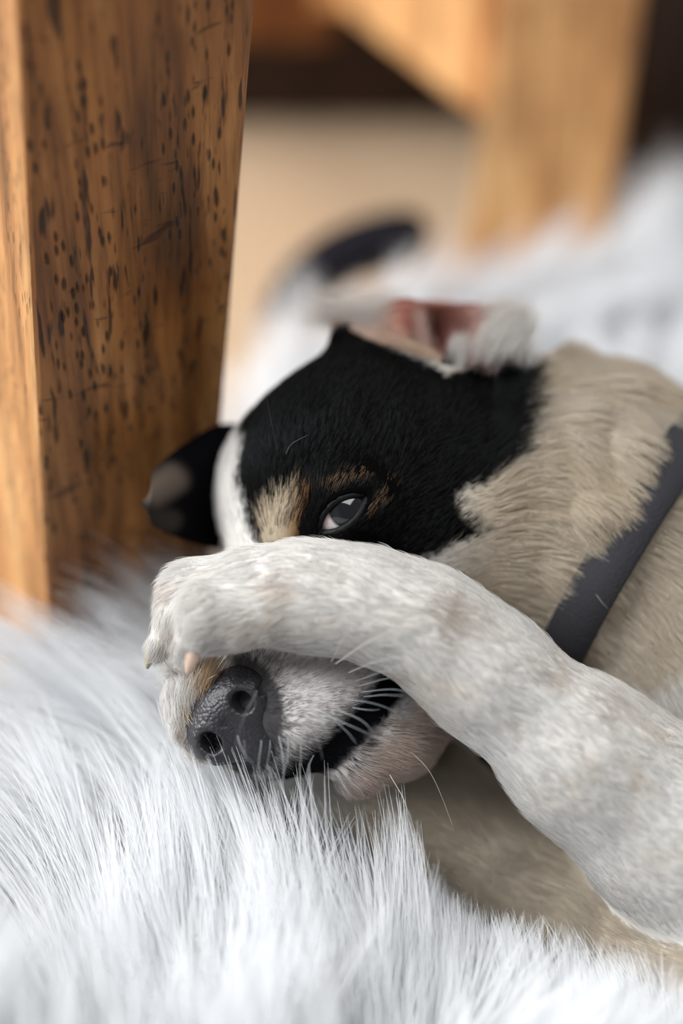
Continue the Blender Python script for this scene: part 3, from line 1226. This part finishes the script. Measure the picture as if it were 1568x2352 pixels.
M['fringe'] = fur_mat('ear_fringe_hair', 0.5, 0.0, 0.4)
hair_obj('ear_fringe', np.vstack(hp), np.array([.00005, .00005, .00005, .00005, .000045, .00004, .00003, .00001]), np.clip(np.vstack(hcs) * 1.25, 0, .9), M['fringe'], ear)['kind'] = 'stuff'


def ear_far_col(v, u, t):
    px, py, dz = to_px(v)
    c = np.tile(BLACK * 1.4, (len(v), 1))
    c = mix(c, np.array([0.16, 0.125, 0.10]), (smooth(40, 6, line_d(px, py, [(350, 1135), (395, 1105)])) * 0.5)[:, None])
    c = mix(c, np.array([0.10, 0.085, 0.07]), (smooth(40, 10, line_d(px, py, [(340, 1190), (380, 1190)])) * 0.25)[:, None])
    return c


f0 = [P(565, 985, .074), P(545, 1060, .066), P(520, 1140, .062), P(500, 1200, .060), P(490, 1260, .062)]
f1 = [P(500, 985, .062), P(480, 1050, .048), P(455, 1120, .042), P(440, 1190, .042), P(440, 1245, .046)]
f2 = [P(430, 1030, .047), P(410, 1075, .036), P(390, 1130, .030), P(375, 1180, .030), P(385, 1225, .034)]
f3 = [P(365, 1090, .034), P(350, 1110, .029), P(340, 1140, .025), P(335, 1165, .025), P(345, 1190, .028)]
ear2, _g = sheet('ear', [f0, f1, f2, f3], M['skin'], pup, ear_far_col, 0.005, 14)
ear2['label'] = 'black far ear lying flat on the rug'

# ---- claws
M['claw'] = plain_mat('horn_claw', lin(150, 142, 120), 0.35, 0.45)
M['claw_pink'] = plain_mat('pink_claw', lin(206, 180, 162), 0.4, 0.45)


def claw(pts, radii, mat):
    path = np.array([P(*q) for q in pts])
    t = np.linspace(0, 1, 9)
    tt = np.linspace(0, 1, len(path))
    a = np.stack([np.interp(t, tt, path[:, i]) for i in range(3)], 1)
    for _ in range(2):
        a[1:-1] = (a[:-2] + 2 * a[1:-1] + a[2:]) / 4
    rr = np.interp(t, tt, radii)
    return tube('claw', a, rr, mat, pup, 10)


claw([(372, 1462, .004), (350, 1490, .003), (342, 1515, .002), (338, 1536, .001)], [.0030, .0024, .0016, .0004], M['claw'])
claw([(446, 1472, -.0120), (441, 1500, -.0142), (436, 1526, -.0148), (430, 1550, -.0140)], [.0030, .0027, .0019, .0005], M['claw_pink'])
claw([(505, 1468, -.0100), (480, 1484, -.0115), (455, 1496, -.0105)], [.0028, .0020, .0005], M['claw'])
claw([(436, 1652, .010), (440, 1678, .007), (440, 1700, .006)], [.0026, .0018, .0005], M['claw'])
claw([(424, 1590, .010), (420, 1612, .008), (424, 1630, .007)], [.0026, .0018, .0005], M['claw_pink'])
M['pad'] = plain_mat('toe_pad', lin(214, 168, 152), 0.6, 0.3, (900, 0.4, 0.0004))
for (a_, b_, ra) in (((452, 1604, .004), (470, 1616, .006), .0036), ((446, 1668, .004), (462, 1686, .006), .0032)):
    pa, pb = P(*a_), P(*b_)
    tube('toe_pad', [pa + (pa - pb) * 0.25, pa, (pa + pb) / 2, pb, pb + (pb - pa) * 0.25], [.0012, ra * .8, ra, ra * .8, .0012], M['pad'], pup, 12)

# ---- whiskers and long single hairs
r = np.random.default_rng(9)
wp, wc = [], []


def whisker(pts, col, k=10):
    path = np.array([P(*q) for q in pts])
    t = np.linspace(0, 1, k)
    tt = np.linspace(0, 1, len(path))
    a = np.stack([np.interp(t, tt, path[:, i]) for i in range(3)], 1)
    for _ in range(2):
        a[1:-1] = (a[:-2] + 2 * a[1:-1] + a[2:]) / 4
    wp.append(a)
    wc.append(col)


PALE = np.array([0.36, 0.39, 0.41])
WARM = np.array([0.80, 0.75, 0.68])
for pts in (
    [(770, 1525, -.010), (850, 1470, -.022), (960, 1425, -.026)], [(800, 1545, -.009), (900, 1500, -.022), (1050, 1490, -.026)],
    [(815, 1565, -.008), (900, 1535, -.018), (990, 1535, -.022)], [(830, 1590, -.007), (900, 1580, -.014), (960, 1590, -.016)],
    [(790, 1605, -.011), (860, 1612, -.016), (930, 1640, -.016)], [(770, 1630, -.012), (840, 1650, -.018), (890, 1690, -.018)],
    [(740, 1640, -.012), (800, 1660, -.018), (850, 1675, -.018)], [(700, 1645, -.012), (745, 1660, -.018), (765, 1700, -.018)],
    [(690, 1660, -.012), (735, 1690, -.018), (758, 1730, -.018)], [(730, 1500, -.006), (725, 1450, -.020), (745, 1400, -.026)],
    [(760, 1520, -.008), (790, 1470, -.020), (830, 1440, -.026)],
    [(590, 1585, -.016), (570, 1650, -.026), (562, 1750, -.028)], [(560, 1700, -.014), (566, 1740, -.022), (556, 1790, -.024)],
    [(545, 1690, -.014), (556, 1730, -.02), (590, 1775, -.022)], [(640, 1690, -.010), (650, 1740, -.016), (640, 1800, -.018)],
    [(660, 1690, -.010), (668, 1740, -.016), (664, 1805, -.018)], [(620, 1700, -.010), (625, 1745, -.016), (632, 1800, -.018)],
    [(720, 1735, -.008), (700, 1765, -.014), (685, 1810, -.016)], [(690, 1710, -.010), (690, 1760, -.016), (676, 1810, -.018)],
    [(600, 1700, -.012), (600, 1750, -.018), (612, 1800, -.020)], [(765, 1650, -.012), (800, 1690, -.018), (815, 1725, -.018)],
    [(825, 1575, -.008), (880, 1565, -.012), (915, 1578, -.014)], [(835, 1600, -.007), (880, 1600, -.012), (925, 1612, -.014)],
    [(810, 1625, -.010), (860, 1640, -.014), (890, 1655, -.015)],
):
    whisker(pts, PALE if pts[0][1] > 1560 else WARM)
whisker([(944, 1728, .006), (985, 1765, .002), (1015, 1830, 0.0), (1042, 1905, 0.0)], np.array([.70, .58, .40]))
whisker([(640, 1045, .012), (625, 980, .002), (610, 905, -.004)], np.array([.05, .05, .05]))
whisker([(650, 1060, .012), (665, 1020, .004), (705, 1000, 0.0)], np.array([.18, .19, .2]))
whisker([(470, 1565, .002), (485, 1555, -.004), (500, 1548, -.006)], WARM)
whisker([(895, 1780, .000), (925, 1830, -.004), (938, 1870, -.006)], WARM)
wp = np.array(wp)
wr = np.tile(np.linspace(0.00010, 0.000025, 10), (len(wp), 1)) * r.uniform(0.55, 1.15, (len(wp), 1))
wp[:-5] += (np.linspace(0, 1, 10) ** 1.5)[None, :, None] * r.normal(0, 0.0022, (len(wp) - 5, 1, 3))
wr[-5:] = np.linspace(0.00009, 0.000025, 10)
M['whisker'] = fur_mat('whisker_hair', 0.35, 0.05, 0.15)
hair_obj('whiskers', wp, wr, np.array(wc), M['whisker'], pup)['kind'] = 'stuff'

# loose hairs between the toes of the tucked paw
r = np.random.default_rng(12)
hp, hcs = [], []
for path, n, spr, col in (
    ([(500, 1520, .004), (475, 1560, .000), (462, 1600, .002)], 120, 0.0022, np.array([.45, .31, .18])),
    ([(470, 1535, .004), (450, 1570, .000), (470, 1605, .002)], 90, 0.0022, np.array([.70, .58, .46])),
    ([(440, 1560, .004), (428, 1600, .001), (440, 1640, .004)], 120, 0.0026, WHITE),
    ([(410, 1590, .008), (410, 1640, .004), (425, 1690, .005)], 120, 0.0026, WHITE),
    ([(445, 1640, .004), (462, 1665, .001), (475, 1690, .004)], 70, 0.0018, np.array([.70, .58, .46])),
    ([(420, 1620, .006), (445, 1660, .002), (462, 1680, .003)], 60, 0.0014, np.array([.38, .25, .14])),
):
    a_, b_ = strands(path, n, spr, 0, col, r)
    hp.append(a_)
    hcs.append(b_)
hair_obj('toe_hair', np.vstack(hp), np.array([.00005, .00005, .00005, .00005, .000045, .00004, .00003, .00001]), np.vstack(hcs), M['coat'], body)['kind'] = 'stuff'

# ------------------------------------------------------------------ collar: a ring of webbing in a plane across the neck
c1, _n = hit(1530, 1085)
c2, _n = hit(1400, 1290)
c3, _n = hit(1318, 1440)
print('COLLAR', [to_px(c) for c in (c1, c2, c3)])
ctr = P(1440, 1330, 0.085)
cn = norm(np.cross(c1 - ctr, c3 - ctr))
uu = norm(c2 - ctr - cn * ((c2 - ctr) @ cn))
vv = np.cross(cn, uu)
ringp = []
HB = smin(GV['head'], GV['trunk'], 0.02)
for i in range(96):
    a = 2 * math.pi * i / 96
    dr = uu * math.cos(a) + vv * math.sin(a)
    ts = np.linspace(0.005, 0.14, 270)
    q = ctr + ts[:, None] * dr
    sd = sample(HB, q)
    out = np.where(sd > 0)[0]
    rr = ts[out[0]] if len(out) else 0.14
    ringp.append(rr)
ringp = np.array(ringp).clip(0.03, 0.12)
ringp = np.maximum(ringp, np.maximum(np.roll(ringp, 1), np.roll(ringp, -1)))
for _ in range(3):
    ringp = (np.roll(ringp, 1) + 2 * ringp + np.roll(ringp, -1)) / 4
v, f = [], []
HWID = 0.0074
for i in range(96):
    a = 2 * math.pi * i / 96
    dr = uu * math.cos(a) + vv * math.sin(a)
    for (rad_, off__) in ((0.0016, -HWID), (0.0026, -HWID * 0.94), (0.0030, 0), (0.0026, HWID * 0.94), (0.0016, HWID), (0.0002, HWID), (0.0002, -HWID)):
        q = ctr + dr * (ringp[i] + rad_) + cn * off__
        q[2] = max(q[2], 0.0138)          # pressed flat where it lies on the rug
        v.append(q)
for i in range(96):
    for j in range(7):
        a, b = i * 7 + j, i * 7 + (j + 1) % 7
        c, d = ((i + 1) % 96) * 7 + j, ((i + 1) % 96) * 7 + (j + 1) % 7
        f.append((a, b, d, c))
collar = mesh_obj('collar', v, f, M['strap'], pup)
collar['label'] = 'charcoal grey webbing collar around the neck'

# ------------------------------------------------------------------ dark strap curling up behind the rug's far edge
sp = [(640, 760, .34), (665, 700, .34), (710, 640, .34), (780, 590, .34), (860, 560, .34), (925, 548, .34), (945, 556, .345)]
path = np.array([P(*q) for q in sp])
tt = np.linspace(0, 1, len(path))
t = np.linspace(0, 1, 30)
a = np.stack([np.interp(t, tt, path[:, i]) for i in range(3)], 1)
for _ in range(3):
    a[1:-1] = (a[:-2] + 2 * a[1:-1] + a[2:]) / 4
st = tube('dark_strap', a, np.interp(t, [0, .2, .5, .95, 1], [.011, .014, .016, .016, .010]), M['black_cloth'], None, 14)
tag(st, "dark navy curved padded strap at the rug's edge behind the near ear", 'strap')

# ------------------------------------------------------------------ the white long-pile rug
zt = 0.058
edge_px = [(-500, 1470), (-150, 1480), (20, 1440)]
lb = np.array(leg_ring(0.03))
inw = np.array([e1[1], -e1[0]])
rug_poly = [tuple(G(x, y, zt)[:2]) for x, y in edge_px]
rug_poly += [tuple(lb[0] + inw * 0.012 - e1 * 0.008), tuple(lb[1] + inw * 0.010 + e1 * 0.006), tuple(lb[1] + e1 * 0.014 + e2 * 0.02)]
rug_poly += [tuple(G(x, y, zt)[:2]) for x, y in [(545, 850), (640, 775), (720, 705), (800, 660), (1000, 605), (1300, 530), (1600, 505), (2300, 500)]]
rug_poly += [(0.55, 0.55), (0.55, -0.05), (-0.5, -0.05)]
RP = np.array(rug_poly)
print('RUG', RP.round(3).tolist())
rug = empty('fur_rug', (0.0, 0.35, 0.0))
tag(rug, 'fluffy white long-pile fur rug spread under the puppy', 'rug')
LEGM = (lb[0] + lb[1]) / 2


def hz(x, y):
    """the rug is bunched up against the near leg and lies in a low fold along its far edge"""
    dl = ((x - LEGM[0]) * e1[0] + (y - LEGM[1]) * e1[1])
    dn_ = ((x - LEGM[0]) * inw[0] + (y - LEGM[1]) * inw[1])
    h = 0.026 * np.exp(-(dl / 0.075) ** 2 - (np.maximum(dn_ - 0.01, 0) / 0.035) ** 2) * (dn_ > -0.03)
    h = h + 0.012 * smooth(0.60, 0.70, y) * smooth(0.0, 0.15, x)
    return 0.011 + h


gx, gy = np.arange(RP[:, 0].min(), RP[:, 0].max(), 0.0075), np.arange(RP[:, 1].min(), RP[:, 1].max(), 0.0075)
GX, GY = np.meshgrid(gx, gy, indexing='ij')
ins = (poly_sd(GX.ravel(), GY.ravel(), rug_poly) < -0.001).reshape(GX.shape)
vid = np.full(GX.shape, -1)
vid[ins] = np.arange(ins.sum())
bv = np.column_stack([GX[ins], GY[ins], hz(GX[ins], GY[ins])])
bf = [(vid[i, j], vid[i + 1, j], vid[i + 1, j + 1], vid[i, j + 1]) for i in range(len(gx) - 1) for j in range(len(gy) - 1)
      if min(vid[i, j], vid[i + 1, j], vid[i + 1, j + 1], vid[i, j + 1]) >= 0]
press = sample(FIELD, bv) < 0.006
bv[press, 2] = 0.011
print('PRESS', press.sum(), (sample(FIELD, bv) < 0).sum(), VERT[:, 2].min(), [min((o.matrix_world @ Vector(c))[2] for c in o.bound_box) for o in (ear, ear2, nose, collar)], [o.name for o in pup.children])
bk = mesh_obj('backing', bv, bf, M['rug'], rug)
md = bk.modifiers.new('thickness', 'SOLIDIFY')
md.thickness = 0.008
md.offset = -1


def pile(n_clump, per, seed):
    r = np.random.default_rng(seed)
    lo2, hi2 = RP.min(0), RP.max(0)
    c = r.uniform(lo2, hi2, (n_clump * 3, 2))
    sd = poly_sd(c[:, 0], c[:, 1], rug_poly)
    z3 = np.column_stack([c, np.full(len(c), 0.03)])
    px, py, dz = to_px(z3)
    near = (px > -450) & (px < 2050) & (py < 2900) & (c[:, 1] > 0.06)
    # sparser far away and towards the rug's outer parts
    ok = (sd < -0.004) & (r.random(len(c)) < np.where(near, np.where(dz > 0.12, 0.65, 0.82), 0.32))
    c = c[ok]
    sd = sd[ok]
    n = len(c)
    px, py, dz = to_px(np.column_stack([c, np.full(n, 0.05)]))
    # combing
    q = np.column_stack([c, np.zeros(n)])
    ang = math.pi * (0.78 - 0.42 * smooth(300, 1150, px)) + (vnoise(q, 11, 31) - 0.5) * 2.6 + (vnoise(q, 34, 32) - 0.5) * 1.6
    ang += smooth(1750, 2300, py) * -0.5 * smooth(900, 300, px)
    d2 = np.column_stack([np.cos(ang), np.sin(ang)])
    L_ = r.uniform(0.068, 0.094, n) * (0.85 + 0.3 * vnoise(q, 20, 33))
    lean = r.uniform(0.75, 1.15, n) + (vnoise(q, 16, 34) - 0.5) * 0.6
    tot = n * per
    cc = np.repeat(np.arange(n), per)
    crad = np.repeat(r.uniform(0.0035, 0.0085, n), per)
    th, rr = r.random(tot) * 2 * math.pi, np.sqrt(r.random(tot))
    off = np.column_stack([np.cos(th) * rr * crad, np.sin(th) * rr * crad])
    rxy = c[cc] + off
    root = np.column_stack([rxy, hz(rxy[:, 0], rxy[:, 1]) - 0.0005])
    ln = L_[cc] * r.uniform(0.72, 1.05, tot)
    le = lean[cc] + r.normal(0, 0.07, tot)
    az = ang[cc] + r.normal(0, 0.10, tot)
    K = 8
    t = np.linspace(0, 1, K)
    pts = np.zeros((tot, K, 3))
    p = root.copy()
    pts[:, 0] = p
    curl = r.normal(0.35, 0.25, n)[cc]
    for i in range(1, K):
        tm = (t[i] + t[i - 1]) / 2
        phi = le * (0.35 + 0.95 * tm)                # from upright over to lying
        phi = np.minimum(phi, 1.45)
        a_ = az + curl * tm * 0.8
        st_ = ln / (K - 1)
        p = p + np.column_stack([np.sin(phi) * np.cos(a_), np.sin(phi) * np.sin(a_), np.cos(phi)]) * st_[:, None]
        pts[:, i] = p
    # the strands of a lock draw together towards the tip
    cnt = per
    mean = pts.reshape(n, per, K, 3).mean(1)[cc]
    amt = (0.45 * smooth(0.1, 0.9, t))[None, :, None]
    pts = pts + (mean - pts) * amt
    pts += r.normal(0, 0.00035, (tot, 1, 3)) * t[None, :, None] * 3
    # trodden down in front of the chest
    gap = [(925, 1720), (940, 1810), (975, 1885), (1035, 2010), (1120, 2070), (1240, 2085), (1400, 2150), (1700, 2200), (1700, 1500), (1100, 1500)]
    for _ in range(6):
        qx, qy, qz = to_px(pts.reshape(-1, 3))
        ins = ((poly_sd(qx, qy, gap) < (r.normal(0, 14, tot))[:, None].repeat(K, 1).ravel()) & (qz < 0.05)).reshape(tot, K).any(1)
        sc_ = np.where(ins, 0.62, 1.0)[:, None, None]
        pts = pts[:, :1] + (pts - pts[:, :1]) * sc_
    # pressed away where the puppy lies and where the leg and rail stand
    dv = sample(FIELD, pts.reshape(-1, 3)).reshape(tot, K)
    bad = (dv < 0.0015).any(1)
    lr = np.array(leg_ring(0.03))
    lsd = poly_sd(pts[:, :, 0].ravel(), pts[:, :, 1].ravel(), lr.tolist()).reshape(tot, K)
    bad |= (lsd < 0.001).any(1)
    keep = ~bad
    return pts[keep], cc[keep], n, r


pts, cc, nc, r = pile(9500, 21, 17)
tint = r.normal(0, 1, (nc, 1)) * 0.02
pc = np.array([0.90, 0.915, 0.935]) * (1 + tint[cc]) * r.normal(1, 0.02, (len(pts), 1))
hair_obj('pile', pts, np.array([.00013, .00013, .000125, .00012, .000108, .00009, .000062, .00002]), np.clip(pc, 0, 0.95), M['pile'], rug)['kind'] = 'stuff'
print('PILE', len(pts))
